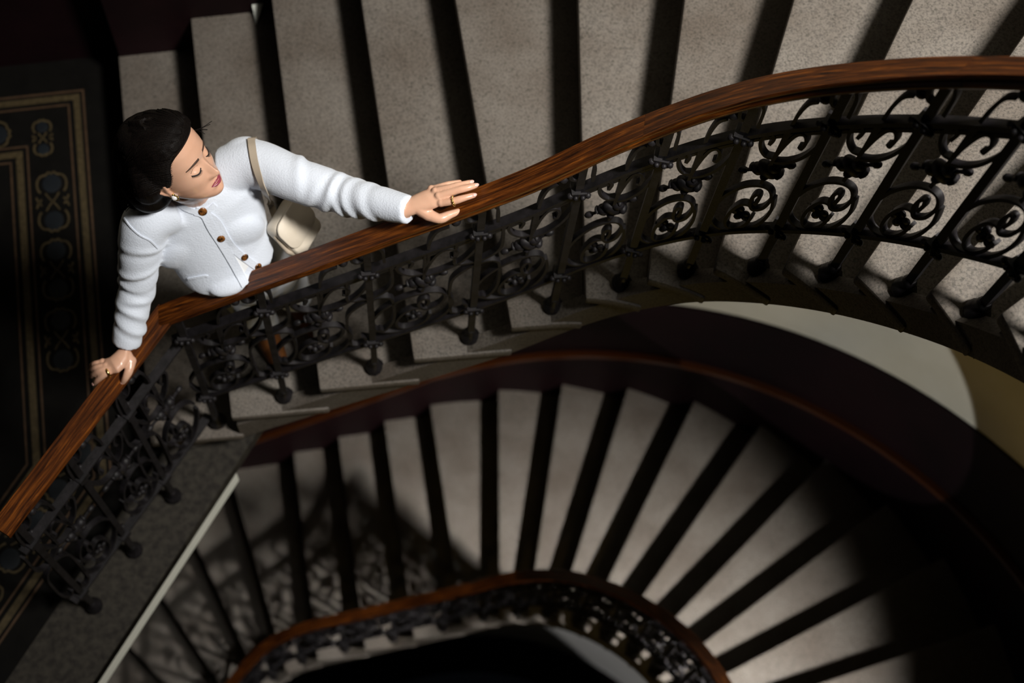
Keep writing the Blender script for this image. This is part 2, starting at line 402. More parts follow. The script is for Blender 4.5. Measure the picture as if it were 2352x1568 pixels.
# ------------------------------------------------------------------ walls
def wall(name, R, x0, xland, yland, zbot, ztop, dado_h, label, trim_h=None, kmax=17.4, trimmat='wood', dz=0.):
    """back wall along the straight run, then curving round the stair"""
    prm = []       # (plan point, outward normal, nosing height)
    for x in np.linspace(x0, xland, 6): prm.append((A(x, yland), A(0, 1), None))
    for k in np.arange(1.02 if xland < -.5 else 0., 5.2, .4):
        p = A(inner(k)[0], CEN[1]+R)
        if p[0] > xland: prm.append((p, A(0, 1), k*RISE))
    for k in np.arange(5.25, kmax, .25):
        d = ldir(k); prm.append((CEN+d*R, d, k*RISE))
    def strip(m, off0, off1, f0, f1, sel):
        P = [prm[i] for i in sel]
        for (a, na, ka), (b, nb, kb_) in zip(P[:-1], P[1:]):
            V = []
            for (p, n, kk) in ((a, na, ka), (b, nb, kb_)):
                for o in (off0, off1):
                    q = p+n*o
                    V += [(q[0], q[1], f0(kk)+dz), (q[0], q[1], f1(kk)+dz)]
            m.add(V, [(0, 1, 5, 4), (2, 6, 7, 3), (1, 3, 7, 5), (0, 4, 6, 2), (0, 2, 3, 1), (4, 5, 7, 6)])
    N = lambda kk: RISE if kk is None else max(kk, RISE)
    m = MB(); strip(m, 0, .14, lambda kk: zbot(N(kk)), lambda kk: ztop(N(kk)), range(len(prm)))
    w = build(m, name, 'plaster', smooth=30); tag(w, label, kind='structure')
    m = MB(); strip(m, -.012, .002, lambda kk: zbot(N(kk))+.002, lambda kk: N(kk)+dado_h, range(len(prm))); build(m, 'dado', 'dado', w, smooth=30)
    if trim_h:
        m = MB(); strip(m, -.042, -.010, lambda kk: N(kk)+trim_h-.016, lambda kk: N(kk)+trim_h+.016, range(len(prm))); build(m, 'wall_rail', trimmat, w, smooth=30)
    return w
w1 = wall('wall_back', ROUT, -3.0, -.60, 2.963, lambda n: n-.42, lambda n: 4.1, 1.15, 'dark dado wall behind the upper flight')
w2 = wall('wall_right', RLOW, -3.0, -.62, CEN[1]+RLOW, lambda n: n-1.1, lambda n: n+HF-.36, 1.15, 'curved stairwell wall with a dark dado below', trim_h=.5, dz=-HF, kmax=19)
w3 = w2.copy(); COL.objects.link(w3); w3.location.z -= HF*S; tag(w3, 'curved stairwell wall one storey further down', kind='structure')
w4 = w2.copy(); COL.objects.link(w4); w4.location.z -= 2*HF*S; tag(w4, 'curved stairwell wall two storeys further down', kind='structure')
d4 = [c for c in w2.children if c.name.startswith('dado')][0].copy(); COL.objects.link(d4); d4.parent = w4
d3 = d4.copy(); COL.objects.link(d3); d3.parent = w3
pc = MB(); t0 = at(588, 57, .3605); t1 = at(574, -14, .425); t2 = at(609, -14, .425); t3 = at(600, 22, .392)  # small pointed white piece added at the step's wall end
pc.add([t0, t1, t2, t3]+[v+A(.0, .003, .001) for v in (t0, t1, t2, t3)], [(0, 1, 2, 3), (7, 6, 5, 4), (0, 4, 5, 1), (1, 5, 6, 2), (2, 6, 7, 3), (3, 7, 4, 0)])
sc = build(pc, 'white_wedge', 'plaster_white', None, origin=t0); tag(sc, 'small pointed white piece added at the wall end of a step', 'wedge')
# bare frames added around the two assumed daylight lamps; no windows are built
for nm, loc, tgt, sx, sy in (('added_frame_1', (2.6, -.2, 6.6), (.95, 2.1, 1.2), .7, .9), ('added_frame_2', (2.5, -.4, .5), (.72, 1.8, -3.2), .22, .3)):
    d = unit(A(*tgt)-A(*loc)); sxv = unit(np.cross(d, A(0, 0, 1))); syv = np.cross(sxv, d); m = MB(); c = A(*loc)-d*.02
    for s_ in (-1, 1):
        m.box(c+sxv*s_*(sx/2+.04), (.03, sy/2+.07, .02), [sxv, syv, d]); m.box(c+syv*s_*(sy/2+.04), (sx/2+.01, .03, .02), [sxv, syv, d])
    tag(build(m, nm, 'wood', None, origin=loc), 'added bare frame around an assumed daylight lamp, out of view', kind='structure')
# ------------------------------------------------------------------ railings
H_LOW, H_UP, H_RAIL = .12, .59, .75
_h = [(.030, -.024), (.0325, -.019), (.0315, -.0145), (.0215, -.012), (.0205, -.004), (.0265, .001), (.0275, .009), (.022, .017), (.010, .0205)]
RAILPROF = [(-a*.86, b*.86) for a, b in _h][::-1]+[(a*.86, b*.86) for a, b in _h]
STRIP = [(-.0078, -.0037), (.0078, -.0037), (.0078, .0037), (-.0078, .0037)]
def flight_frame(k, h):
    n = normal(k); p = inner(k)+n*.05; return A(p[0], p[1], k*RISE+h), A(n[0], n[1], 0)
CORNER, RAIL_END = A(-.418, 1.5325), A(-.842, 1.035)
LDIR = unit(RAIL_END-CORNER); LNRM = A(LDIR[1], -LDIR[0])
LLEN = np.linalg.norm(RAIL_END-CORNER)
def landing_frame(s, h):
    p = CORNER+LDIR*s
    z = 1.045+(h-H_RAIL)*1.32
    return A(p[0], p[1], z), A(-LNRM[0], -LNRM[1], 0)
def ribbon(m, frame, u0, du, pts, n=7, prof=STRIP):
    P = catmull(pts, n); Q = []; Bs = []
    for u, v in P:
        h = H_LOW+v*(H_UP-H_LOW); q, b = frame(u0+u*du, h); Q.append(q); Bs.append(b)
    m.sweep(Q, np.array(Bs), prof)
def scroll_panel(parent, frame, u0, du):
    m = MB(); R = lambda pts, n=7: ribbon(m, frame, u0, du, pts, n)
    R([(0, 1.0), (.0, .8), (-.02, .5)], 4); R([(.035, 1.0), (.03, .86), (0, .74)], 3)
    R([(.0, .76), (.07, .88), (.14, .94), (.23, .93), (.29, .87), (.27, .81), (.23, .83)])
    R([(.02, .70), (.18, .69), (.34, .73), (.46, .84), (.51, .99)])
    R([(-.01, .74), (-.12, .77), (-.22, .85), (-.26, .94), (-.18, .98), (-.11, .93), (-.14, .88)])
    R([(-.50, .34), (-.40, .43), (-.22, .485), (-.02, .475), (.13, .42), (.20, .33), (.15, .24), (.03, .225), (-.03, .27)])
    R([(-.03, .27), (-.055, .33), (-.03, .38), (.02, .38), (.045, .33), (.02, .28)], 5)
    R([(.03, .225), (-.06, .28), (-.17, .29), (-.26, .22), (-.27, .12), (-.20, .05), (-.08, .03), (.02, .07), (.06, .15)])
    R([(-.52, .26), (-.47, .15), (-.34, .06), (-.16, .012), (.06, .012), (.21, .08), (.27, .20), (.23, .33)])
    R([(.03, 1.03), (.045, 1.12), (.10, 1.20), (.20, 1.21)], 5)
    R([(.33, 1.28), (.35, 1.20), (.42, 1.16), (.49, 1.19), (.48, 1.25)], 5)
    R([(.56, 1.28), (.62, 1.20), (.63, 1.06)], 5)
    o = build(m, 'scroll_panel', 'iron', parent, 50)
    def at_(u, v):
        q, b = frame(u0+u*du, H_LOW+v*(H_UP-H_LOW)); return q, b
    q, b = at_(.26, 1.22); s = MB(); s.ell(q, .0125, None, 12, 8); build(s, 'ball_finial', 'iron', o, 180)
    # fleuron: clustered leaves with a bud on each side
    g = MB(); c, b = at_(-.02, .62); t = unit(at_(.1, .62)[0]-at_(-.1, .62)[0]); w = np.cross(t, b); w = unit(w) if w[2] > 0 else -unit(w)
    ax = [t, b, w]; t_, w_ = t, w; t, w = t*1.15, w*1.2
    g.ell(c, (.019, .017, .028), ax, 10, 6)
    for s_ in (-1, 1):
        g.ell(c+t*.019*s_+w*.004, (.017, .015, .016), ax, 10, 6); g.ell(c+t*.016*s_-w*.013, (.012, .017, .010), ax, 8, 6)
        g.ell(c+t*.030*s_+w*.010, (.006, .012, .008), ax, 8, 5)
        e = c+t*.058*s_+w*.004
        g.tube([c+t*.02*s_, c+t*.04*s_+w*.003, e], [.006, .004, .005], 6); g.ell(e, (.013, .0085, .0085), ax, 10, 6)
    t, w = t_, w_; build(g, 'fleuron', 'iron', o, 50)
    g = MB(); c, b = at_(-.11, .165)
    for a_ in range(7):
        an = a_*2*math.pi/7; d = t*math.cos(an)+w*math.sin(an)
        g.ell(c+d*.017+b*.004*(a_ % 2), (.011, .009, .006), [d, np.cross(b, d), b], 8, 5)
    g.ell(c, (.009, .009, .012), [t, w, b], 8, 6)
    build(g, 'rosette', 'iron', o, 50)
    return o
def baluster(parent, frame, u, du, zfoot, bracket=True):
    m = MB(); q0, b = frame(u, 0); top, _ = frame(u, H_RAIL-.02)
    t = unit(np.cross(b, A(0, 0, 1)))
    foot = A(q0[0], q0[1], zfoot)
    hh = (top[2]-zfoot-.06)/2
    m.box(A(q0[0], q0[1], zfoot+.06+hh), (.0088, .0088, hh), [t, b, A(0, 0, 1)])
    qb, _ = frame(u, H_LOW); qu, _ = frame(u, H_UP)
    for q in (qb, qu):
        m.box(q, (.017, .017, .012), [t, b, A(0, 0, 1)])
        for s_ in (-1, 1): m.ell(q+t*.02*s_-b*.014, .008, None, 8, 5); m.ell(q+t*.008*s_-b*.02, .0065, None, 8, 5)
    if bracket:
        R = lambda pts: ribbon(m, frame, u, du, pts, 6)
        R([(-.20, .97), (-.215, .76), (-.17, .70), (-.02, .66), (.10, .665), (.18, .70), (.22, .78), (.21, .97)])
        R([(-.22, .06), (-.24, .30), (-.23, .50), (-.15, .58), (-.02, .62), (.10, .61), (.19, .56), (.22, .47), (.22, .24), (.13, .12), (.07, .16)])
        R([(-.22, .06), (-.14, .02), (-.07, .07), (-.10, .13)])
    o = build(m, 'baluster', 'iron', parent, 50)
    f = MB(); f.lathe(foot, [(.020, .0), (.026, .006), (.027, .016), (.020, .030), (.013, .042), (.016, .052), (.011, .064)], 12)
    build(f, 'foot', 'iron', o, 60)
    return o
def bar(parent, frame, us, h, prof, name, mat, smooth=None, ups=True):
    m = MB(); Q = []; Bs = []
    for u in us:
        q, b = frame(u, h); Q.append(q); Bs.append(b)
    m.sweep(Q, np.array(Bs), prof); o = build(m, name, mat, parent, smooth)
    if mat == 'wood':
        ss = np.r_[0, np.cumsum(np.linalg.norm(np.diff(np.array(Q), axis=0), axis=1))]; npf = len(prof)
        pp = np.r_[0, np.cumsum([math.dist(prof[i], prof[i+1]) for i in range(npf-1)])]
        uv = o.data.uv_layers.new(name='UVMap'); r0 = random.random()*3
        for l in o.data.loops: uv.data[l.index].uv = (ss[l.vertex_index//npf]+r0, pp[l.vertex_index % npf])
    return o
BARP = [(-.0125, -.006), (-.0125, .004), (-.006, .006), (-.005, .009), (.005, .009), (.006, .006), (.0125, .004), (.0125, -.006)]
def railing_flight(k0=1.66):
    root = empty('stair_railing', (.3, 1.5, .4))
    segs = [(k0, 6.33), (6.33, 9.75), (9.75, 14.4)]
    for a, b in segs: bar(root, flight_frame, np.linspace(a, b-.004, int((b-a)*8)), H_RAIL, RAILPROF, 'handrail', 'wood', 50)
    us = np.linspace(k0, 14.4, 110)
    bar(root, flight_frame, us, H_UP, BARP, 'upper_bar', 'iron', 40)
    bar(root, flight_frame, us, H_LOW, BARP, 'lower_bar', 'iron', 40)
    bar(root, flight_frame, us, H_UP-.028, [(-.006, -.004), (.006, -.004), (.006, .004), (-.006, .004)], 'bead_bar', 'iron', 40)
    for n in range(int(math.floor(k0)), 14):
        u = n+.6
        if n == 1 and k0 > 0: u = 1.78
        baluster(root, flight_frame, u, 1., (math.floor(u)+0)*RISE, bracket=(n in (2, 3, 4)))
        if n > k0+.3: scroll_panel(root, flight_frame, n+.12, 1. if n > 2 else .9)
    return root
rail1 = railing_flight()
tag(rail1, 'wrought iron scroll railing with a brown wooden handrail along the upper flight', 'railing', 'flight railings')
_TAB[:] = [_low, -4]
rail2 = railing_flight(-2.6); rail2.location.z -= HF*S
_TAB[:] = [_in, 0]
rail2['group'] = 'flight railings'
tag(rail2, 'scroll railing of the lower flight, blurred at the bottom of the stairwell', 'railing')
def railing_landing():
    root = empty('landing_railing', (-.6, 1.3, .1))
    us = np.linspace(-.012, LLEN, 12)
    bar(root, landing_frame, us, H_RAIL, RAILPROF, 'handrail', 'wood', 50)
    bar(root, landing_frame, us, H_UP, BARP, 'upper_bar', 'iron', 40)
    bar(root, landing_frame, us, H_LOW, BARP, 'lower_bar', 'iron', 40)
    for i in range(4):
        u = .02+i*.2
        if i: baluster(root, landing_frame, u, .2, .0, bracket=(i % 2 == 1))
        if i < 3: scroll_panel(root, landing_frame, u+.10, .19)
    return root
rail3 = railing_landing()
tag(rail3, 'short railing along the tiled landing under her right hand', 'railing')
# ------------------------------------------------------------------ the woman
FEET = A(-.155, 1.76, .36)
person = empty('person', FEET)
tag(person, 'dark-haired woman in a white cardigan leaning on the railing, looking aside', 'person')
# --- head (own frame: x to her right, y forward, z up, eye level at 0) placed by axes
HX, HY, HZ = A(-.415, -.892, .178), A(.858, -.319, .403), A(-.303, .320, .898)
HY = unit(HY); HX = unit(np.cross(HY, HZ)); HZ = unit(np.cross(HX, HY))
HS = .87; HO = A(-.303, 1.655, 1.62)
def hw(p): p = np.asarray(p, float)*HS; return HO + HX*p[0] + HY*p[1] + HZ*p[2]
HR = [(.136, .004, -.018, -.026), (.132, .030, .020, -.055), (.122, .048, .044, -.074), (.105, .061, .066, -.089), (.085, .068, .079, -.097), (.06, .0725, .0865, -.102), (.035, .0745, .0895, -.103),
      (.01, .0745, .0875, -.101), (-.015, .0735, .0865, -.095), (-.035, .0715, .0865, -.085), (-.055, .067, .0865, -.070), (-.072, .0605, .0875, -.050), (-.088, .051, .088, -.025), (-.101, .038, .0865, .005), (-.111, .024, .082, .030), (-.117, .008, .072, .050)]
_hz = np.array([r[0] for r in HR][::-1]); _hw = np.array([r[1] for r in HR][::-1]); _hf = np.array([r[2] for r in HR][::-1]); _hb = np.array([r[3] for r in HR][::-1])
def g(x, c, s): return math.exp(-((x-c)/s)**2)
def face_bump(x, z):
    b = 0.
    # nose
    zz = [.014, .004, -.010, -.025, -.036, -.042, -.048, -.053, -.060]; aa = [.0, .004, .010, .0175, .0245, .0265, .022, .009, 0.]; ww = [.007, .0065, .0068, .0078, .0095, .0105, .0105, .010, .010]
    if -.06 < z < .014:
        am = np.interp(-z, [-q for q in zz], aa); wi = np.interp(-z, [-q for q in zz], ww); b += am*math.exp(-(abs(x)/wi)**2.4)
    b += .0085*(g(x, .0125, .0055)+g(x, -.0125, .0055))*g(z, -.0445, .0065)
    for s in (-1, 1):
        b -= .0105*g(x, s*.029, .017)*g(z, .006, .0125); b += .0068*g(x, s*.033, .0115)*g(z, -.001, .0085)
        b += .0035*g(x, s*.030, .020)*g(z, .0235, .006); b += .0035*g(x, s*.046, .018)*g(z, -.030, .016)
        b -= .0028*g(x, s*.024, .010)*g(z, -.060, .013)
    b += .0062*g(x, 0, .017)*g(z, -.0655, .0046)+.0068*g(x, 0, .0155)*g(z, -.0765, .0052)-.0030*g(x, 0, .020)*g(z, -.071, .0018)
    b -= .0035*g(x, 0, .016)*g(z, -.0865, .005); b += .0055*g(x, 0, .016)*g(z, -.1015, .011)
    b -= .0015*g(x, 0, .004)*g(z, -.057, .006)
    return b
def front_y(x, z):
    w = np.interp(z, _hz, _hw); f = np.interp(z, _hz, _hf)
    t = min(abs(x)/w, 1.); return f*(1-t**2.5)**(1/2.2)+face_bump(x, z) if t < 1 else 0.
mb = MB(); rings = []
for z in np.linspace(.136, -.117, 84):
    w = np.interp(z, _hz, _hw); f = np.interp(z, _hz, _hf); bk = np.interp(z, _hz, _hb); yc = 0. if z > -.06 else np.interp(z, [-.117, -.06], [.055, 0.])
    ring = []
    for q in np.linspace(0, 2*math.pi, 96, endpoint=False):
        c, s = math.cos(q), math.sin(q); ex = .87
        x = w*math.copysign(abs(c)**ex, c); d = (f-yc) if s >= 0 else (yc-bk)
        y = yc+d*math.copysign(abs(s)**(.86 if s > 0 else 1.), s)
        if s > 0: y += face_bump(x, z)*min(1., s*2.2)
        ring.append(hw((x, y, z)))
    rings.append(ring)
mb.rings(rings)
# ears
for s in (1, -1):
    for (c, r, a_) in [((.0735*s, -.014, -.012), (.006, .019, .027), 0), ((.078*s, -.022, -.006), (.004, .011, .020), 0), ((.0735*s, -.004, -.038), (.005, .009, .010), 0)]:
        tilt = [unit(HX+HY*-.35*s), unit(HY+HX*.35*s), HZ]
        mb.ell(hw(c), np.array(r)*HS, tilt, 14, 10)
    rim = catmull([(.076*s, .0, .004), (.082*s, -.014, .016), (.086*s, -.030, .010), (.085*s, -.031, -.012), (.080*s, -.020, -.032), (.075*s, -.006, -.044)], 5)
    mb.tube([hw(p) for p in rim], .0042*HS, 8, round_end=True)
# neck and hidden core of the body
NB = A(-.285, 1.682, 1.425)
nk = [hw((0, -.03, -.03)), hw((0, -.022, -.085)), .45*hw((0, -.02, -.10))+.55*(NB+A(0, 0, .03)), NB]
mb.tube(catmull(nk, 4), np.interp(np.linspace(0, 1, 13), [0, .35, .75, 1], [.050, .0455, .045, .056])*.95, 20)
LFT, FRT = unit(A(.97, .20, .14)), unit(A(.20, -.98, 0))
CORE = [(A(-.285, 1.680, 1.425), .085, .042), (A(-.281, 1.668, 1.385), .118, .056), (A(-.272, 1.655, 1.31), .110, .068), (A(-.258, 1.640, 1.20), .098, .066), (A(-.235, 1.640, 1.10), .105, .070), (A(-.205, 1.665, 1.00), .118, .078), (A(-.19, 1.68, .93), .112, .072)]
mb.loft(CORE, 28, LFT, FRT)
RS, RE, RW = A(-.405, 1.625, 1.405), A(-.455, 1.548, 1.235), A(-.510, 1.452, 1.105)
LS, LE, LW = at(585, 375, 1.462), at(772, 441, 1.478), at(940, 482, 1.558)
mb.tube(catmull([A(-.30, 1.665, 1.40), RS, RE, RW], 5), np.interp(np.linspace(0, 1, 16), [0, .3, .6, 1], [.03, .038, .031, .021]), 14)
mb.tube(catmull([A(-.24, 1.685, 1.39), LS-A(0, 0, .02), LE, LW], 5), np.interp(np.linspace(0, 1, 16), [0, .3, .6, 1], [.024, .028, .027, .021]), 14)
for hip, kn, an in [((-.245, 1.675, .95), (-.225, 1.675, .66), (-.215, 1.722, .42)), ((-.135, 1.69, .95), (-.115, 1.72, .66), (-.105, 1.795, .42))]:
    mb.tube(catmull([A(*hip), A(*kn), A(*an)], 5), np.interp(np.linspace(0, 1, 11), [0, .5, 1], [.066, .042, .026]), 14, round_end=True)
# hands
FING = {}
def finger(name, pts, r0, r1):
    P = catmull([np.asarray(p) for p in pts], 5); FING[name] = P
    mb.tube(P, np.interp(np.linspace(0, 1, len(P)), [0, .33, .45, .7, 1], [r0*1.04, r0*.96, r0, (r0+r1)/2, r1]), 12, round_end=True)
def palm(spec, f, l):
    mb.loft(spec, 18, l, f)
# her left hand, flat on the flight handrail, thumb on the near side
lw = LW
mcpI, mcpM, mcpR, mcpP = at(1013, 466, 1.588), at(1007, 450, 1.592), at(1000, 439, 1.588), at(991, 434, 1.578)
finger('LI', [mcpI, at(1042, 461.5, 1.600), at(1068, 454, 1.606), at(1088, 448.5, 1.606)], .0086, .0062)
finger('LM', [mcpM, at(1048, 437.5, 1.606), at(1075, 431, 1.611), at(1092, 426, 1.608)], .0088, .0064)
finger('LR', [mcpR, at(1036, 430, 1.602), at(1064, 423, 1.606), at(1081, 418.5, 1.603)], .0083, .006)
finger('LP', [mcpP, at(1020, 425.5, 1.590), at(1042, 420.5, 1.586), at(1056, 417.5, 1.578)], .0073, .0052)
finger('LT', [at(968, 487, 1.560), at(1006, 502, 1.562), at(1033, 493, 1.562), at(1056, 484.5, 1.560)], .0118, .0068)
c0, c1 = at(945, 474, 1.562), at(1003, 451, 1.582)
ax1 = unit(c1-c0); lat = unit(mcpP-mcpI); nor = unit(np.cross(ax1, lat)); nor = nor if nor[2] > 0 else -nor
mb.loft([(c0-ax1*.045, .0205, .017), (c0-ax1*.02, .0215, .0165), (c0, .0225, .0155), (c0+(c1-c0)*.35, .0255, .0155), (c0+(c1-c0)*.7, .0275, .0145), (c1-ax1*.001, .0265, .0115), (c1+ax1*.006, .0225, .007)], 20, lat, nor)
for m_ in (mcpI, mcpM, mcpR, mcpP): mb.ell(m_+A(0, 0, .0005), .0096, None, 12, 8)
mb.tube([c0+(c1-c0)*.15-lat*.008, at(985, 494, 1.560), at(1006, 502, 1.562)], [.014, .0145, .0115], 12, round_end=True)
# her right hand, closed over the landing handrail
rw = RW
q0 = at(303, 812, 1.100)
rI, rM, rR, rP = at(268, 846, 1.098), at(254, 846, 1.102), at(243, 840, 1.100), at(236, 831, 1.092)
finger('RI', [rI, at(244, 857, 1.098), at(226, 871, 1.078), at(217, 880, 1.055)], .0086, .0062)
finger('RM', [rM, at(232, 850, 1.100), at(217, 858, 1.080), at(210, 864, 1.058)], .0086, .0062)
finger('RR', [rR, at(224, 843, 1.096), at(212, 848, 1.076), at(208, 852, 1.058)], .0080, .0058)
finger('RP', [rP, at(220, 834, 1.088), at(211, 838, 1.068), at(208, 841, 1.055)], .0072, .0052)
finger('RT', [at(303, 828, 1.092), at(297, 848, 1.090), at(289, 866, 1.080), at(282, 878, 1.062)], .0112, .0066)
q1 = .25*(rI+rM+rR+rP); ax2 = unit(q1-q0); lat2 = unit(rP-rI); nor2 = unit(np.cross(ax2, lat2)); nor2 = nor2 if nor2[2] > 0 else -nor2; lat2 = unit(np.cross(nor2, ax2))
mb.loft([(RW+(RE-RW)*.10, .0205, .0175), (RW, .0205, .0165), (at(287, 813, 1.102), .0225, .0155), (at(275, 827, 1.104), .0245, .0150), (at(262, 838, 1.104), .0245, .0135), (q1, .0235, .0110), (q1+ax2*.005, .02, .007)], 20, lat2, nor2)
for m_ in (rI, rM, rR, rP): mb.ell(m_, .0096, None, 12, 8)
mb.tube([at(291, 815, 1.098), at(300, 832, 1.092), at(297, 846, 1.090)], [.014, .0135, .0115], 12, round_end=True)
body = remeshed(mb, 'body', 'skin', .0021, person, 3)
# nails
for nm, dn in (('LI', 1), ('LM', 1), ('LR', 1), ('LT', 1), ('RI', 1), ('RT', 1)):
    P = FING[nm]; e = P[-1]; d = unit(P[-1]-P[-3]); up = unit(A(-.1, -.35, 1)-d*d.dot(A(-.1, -.35, 1))); sd = np.cross(d, up)
    m = MB(); m.ell(e+d*.0005+up*.0052, (.0065, .0042, .0018), [d, sd, up], 12, 6); build(m, 'fingernail', 'nail', person, 180)
# --- face details laid on the head surface
def patch(fn, name, mat, off=.0012, nu=18, nv=4, parent=None):
    """fn(u)->(x, zlow, zhigh); thin skin-following piece"""
    m = MB(); G = []
    for u in np.linspace(0, 1, nu):
        x, z0, z1 = fn(u); col = []
        for v in np.linspace(0, 1, nv):
            z = z0+(z1-z0)*v; bulge = math.sin(math.pi*min(max(v, .0), 1))*.5+.5
            col.append((x, front_y(x, z)+off*bulge, z))
        for v in np.linspace(1, 0, nv):
            z = z0+(z1-z0)*v; col.append((x, front_y(x, z)-.0025, z))
        G.append([hw(p) for p in col])
    m.rings(G); return build(m, name, mat, parent or person, 180)
def lip_up(u):
    x = (u-.5)*.049; t = abs(u-.5)*2; top = -.0715+.0078*(1-t**1.8)-.0016*g(x, 0, .0035)+.0006; return x, -.0713+.0004*t, top+.0002
def lip_lo(u):
    x = (u-.5)*.047; t = abs(u-.5)*2; return x, -.0713-.0098*(1-t**2.2)-.0003, -.0709
patch(lip_up, 'upper_lip', 'lips', .0016); patch(lip_lo, 'lower_lip', 'lips', .0020)
for s in (1, -1):
    def br(u, s=s):
        x = s*(.013+.041*u); c = .0215+.0062*math.sin(math.pi*min(u*.78+.08, 1))-.0035*u; h = .0040*(1-u*.72); return x, c-h, c+h
    patch(br, 'eyebrow', 'brow', .0012, 16, 3)
    def la(u, s=s):
        x = s*(.0185+.0300*u); c = -.0035-.0062*math.sin(math.pi*u)+.0025*u; h = .0010+.0011*u; return x, c-h, c+h*1.2
    patch(la, 'eyelashes', 'lash', .0022, 18, 3)
    m = MB()
    for u in np.linspace(.15, 1, 13):
        x, z0, z1 = la(u); y = front_y(x, z0); p = hw((x, y+.001, (z0+z1)/2)); e = hw((x+s*.0035*u, y+.0065, (z0+z1)/2-.0035)); m.tube([p, .5*(p+e)-A(0, 0, .0004), e], [.0006, .0004, .0001], 4)
    build(m, 'eyelashes', 'lash', person)
    def crease(u, s=s):
        x = s*(.0185+.0275*u); c = .0065+.0040*math.sin(math.pi*u); return x, c-.0004, c+.0004
    patch(crease, 'eyelid_crease', 'brow', .0003, 14, 3)
# --- hair: close cap over the skull, gathered mass behind, loose strands
m = MB(); rings = []
for z in np.linspace(.150, -.075, 60):
    zc = min(z, .135)
    w = np.interp(zc, _hz, _hw); f = np.interp(zc, _hz, _hf); bk = np.interp(zc, _hz, _hb)
    if z > .128: w *= (1-(z-.128)/.024); f *= (1-(z-.128)/.024)
    ring = []
    for q in np.linspace(0, 2*math.pi, 88, endpoint=False):
        c, s = math.cos(q), math.sin(q)
        x0 = w*math.copysign(abs(c)**.87, c); y0 = (f if s >= 0 else -bk)*math.copysign(abs(s)**(.9 if s > 0 else 1.), s)
        # hairline: y limit as a function of height
        yl = np.interp(z, [-.075, -.03, -.01, .02, .045, .062, .075, .090], [-.040, -.022, .008, .028, .036, .046, .062, .098])
        t = (yl-y0)/.034; th = -.007+.0215*max(0, min(1, t*.5+.42))
        th *= (1+.25*math.sin(q*17+z*40)*.25)
        if s < -.2: th += .010*(-s)
        rr = math.hypot(x0, y0)+1e-6; k = (rr+th)/rr
        ring.append(hw((x0*k, y0*k, z+.004*(z > .1))))
    rings.append(ring)
m.rings(rings); m.ell(hw((0, -.012, .052)), np.array((.079, .089, .092))*HS, [HX, HY, HZ], 32, 20)
hb = [hw((.01, -.085, .05)), hw((.02, -.105, -.01)), hw((.035, -.10, -.07)), at(336, 432, 1.475), at(322, 458, 1.445), at(338, 470, 1.40)]
m.tube(catmull(hb, 5), np.interp(np.linspace(0, 1, 26), [0, .25, .5, .75, 1], [.052, .056, .050, .036, .012]), 22, round_end=True)
m.tube(catmull([hw((.06, -.05, .04)), hw((.075, -.06, -.02)), at(345, 425, 1.50), at(352, 462, 1.47), at(340, 470, 1.45)], 5), np.interp(np.linspace(0, 1, 21), [0, .5, 1], [.034, .034, .012]), 14, round_end=True)
m.tube(catmull([hw((-.05, -.06, .05)), hw((-.06, -.08, -.02)), hw((-.04, -.09, -.09)), at(380, 400, 1.43)], 5), np.interp(np.linspace(0, 1, 16), [0, .5, 1], [.04, .045, .02]), 14, round_end=True)
hair = remeshed(m, 'hair', 'hair', .0032, person, 6)
st = MB()
def strand(pts, r=.0009): st.tube(catmull(pts, 6), r, 5)
for i in range(16):
    a_ = random.uniform(-1, 1); b_ = random.uniform(0, 1)
    strand([at(330+20*a_, 455, 1.475), at(300+14*a_+30*b_, 474+4*b_, 1.462), at(322+40*b_, 484+8*a_*b_, 1.448), at(360+14*a_+10*b_, 468+6*b_, 1.452)])
for i in range(6):
    a_ = random.uniform(-1, 1); strand([at(340, 462, 1.475), at(300+6*a_, 470+3*a_, 1.46), at(286+5*a_, 482+5*a_, 1.445)])
for i in range(6):
    a_ = random.uniform(-1, 1); strand([hw((-.055, .045, .05)), hw((-.078-.006*a_, .06+.006*a_, .035)), hw((-.10-.01*a_, .07+.02*a_, .02+.02*a_))], .0007)
for i in range(8):
    a_ = i/7; strand([hw((.045, .062-.0, .055-.02*a_)), hw((.062, .045, .035-.035*a_)), hw((.072, .01, .0-.02*a_))], .0012)
from mathutils.bvhtree import BVHTree
hbv = BVHTree.FromObject(hair, bpy.context.evaluated_depsgraph_get()); ho = A(*person['_o'])
def snap(p, lift):
    h = hbv.find_nearest(Vector((p-ho)*S)); return np.array(h[0])/S+ho+np.array(h[1])*lift
for i in range(130):
    u = i/129*2-1; j = random.uniform(-.01, .01)
    if abs(u) > .45:
        sg = 1 if u > 0 else -1; v = (abs(u)-.45)/.55; z = .088-.105*v; w = np.interp(z, _hz, _hw)
        p0 = A(sg*w*.80, np.interp(z, [-.03, -.01, .02, .045, .062, .075, .090], [-.022, .008, .028, .036, .046, .062, .09])+.004, z)
    else: p0 = A(u/.45*.045, .066-.02*abs(u), .100)
    e_ = A(.012+.5*p0[0]*.3, -.125, -.045+.02*u+j); P = []
    for t in np.linspace(0, 1, 13):
        c = p0*(1-t)+e_*t; c = c+A(np.sign(p0[0])*.05*math.sin(math.pi*t)*min(1, abs(p0[0])*30)*.8, 0, .075*math.sin(math.pi*t)*(1-abs(u)*.75)); P.append(snap(hw(c), random.uniform(.0002, .0012)))
    st.tube(np.array(P), np.interp(np.linspace(0, 1, 13), [0, .1, 1], [.0004, .0013, .0016]), 5)
build(st, 'hair_strand', 'hair', hair, 180)
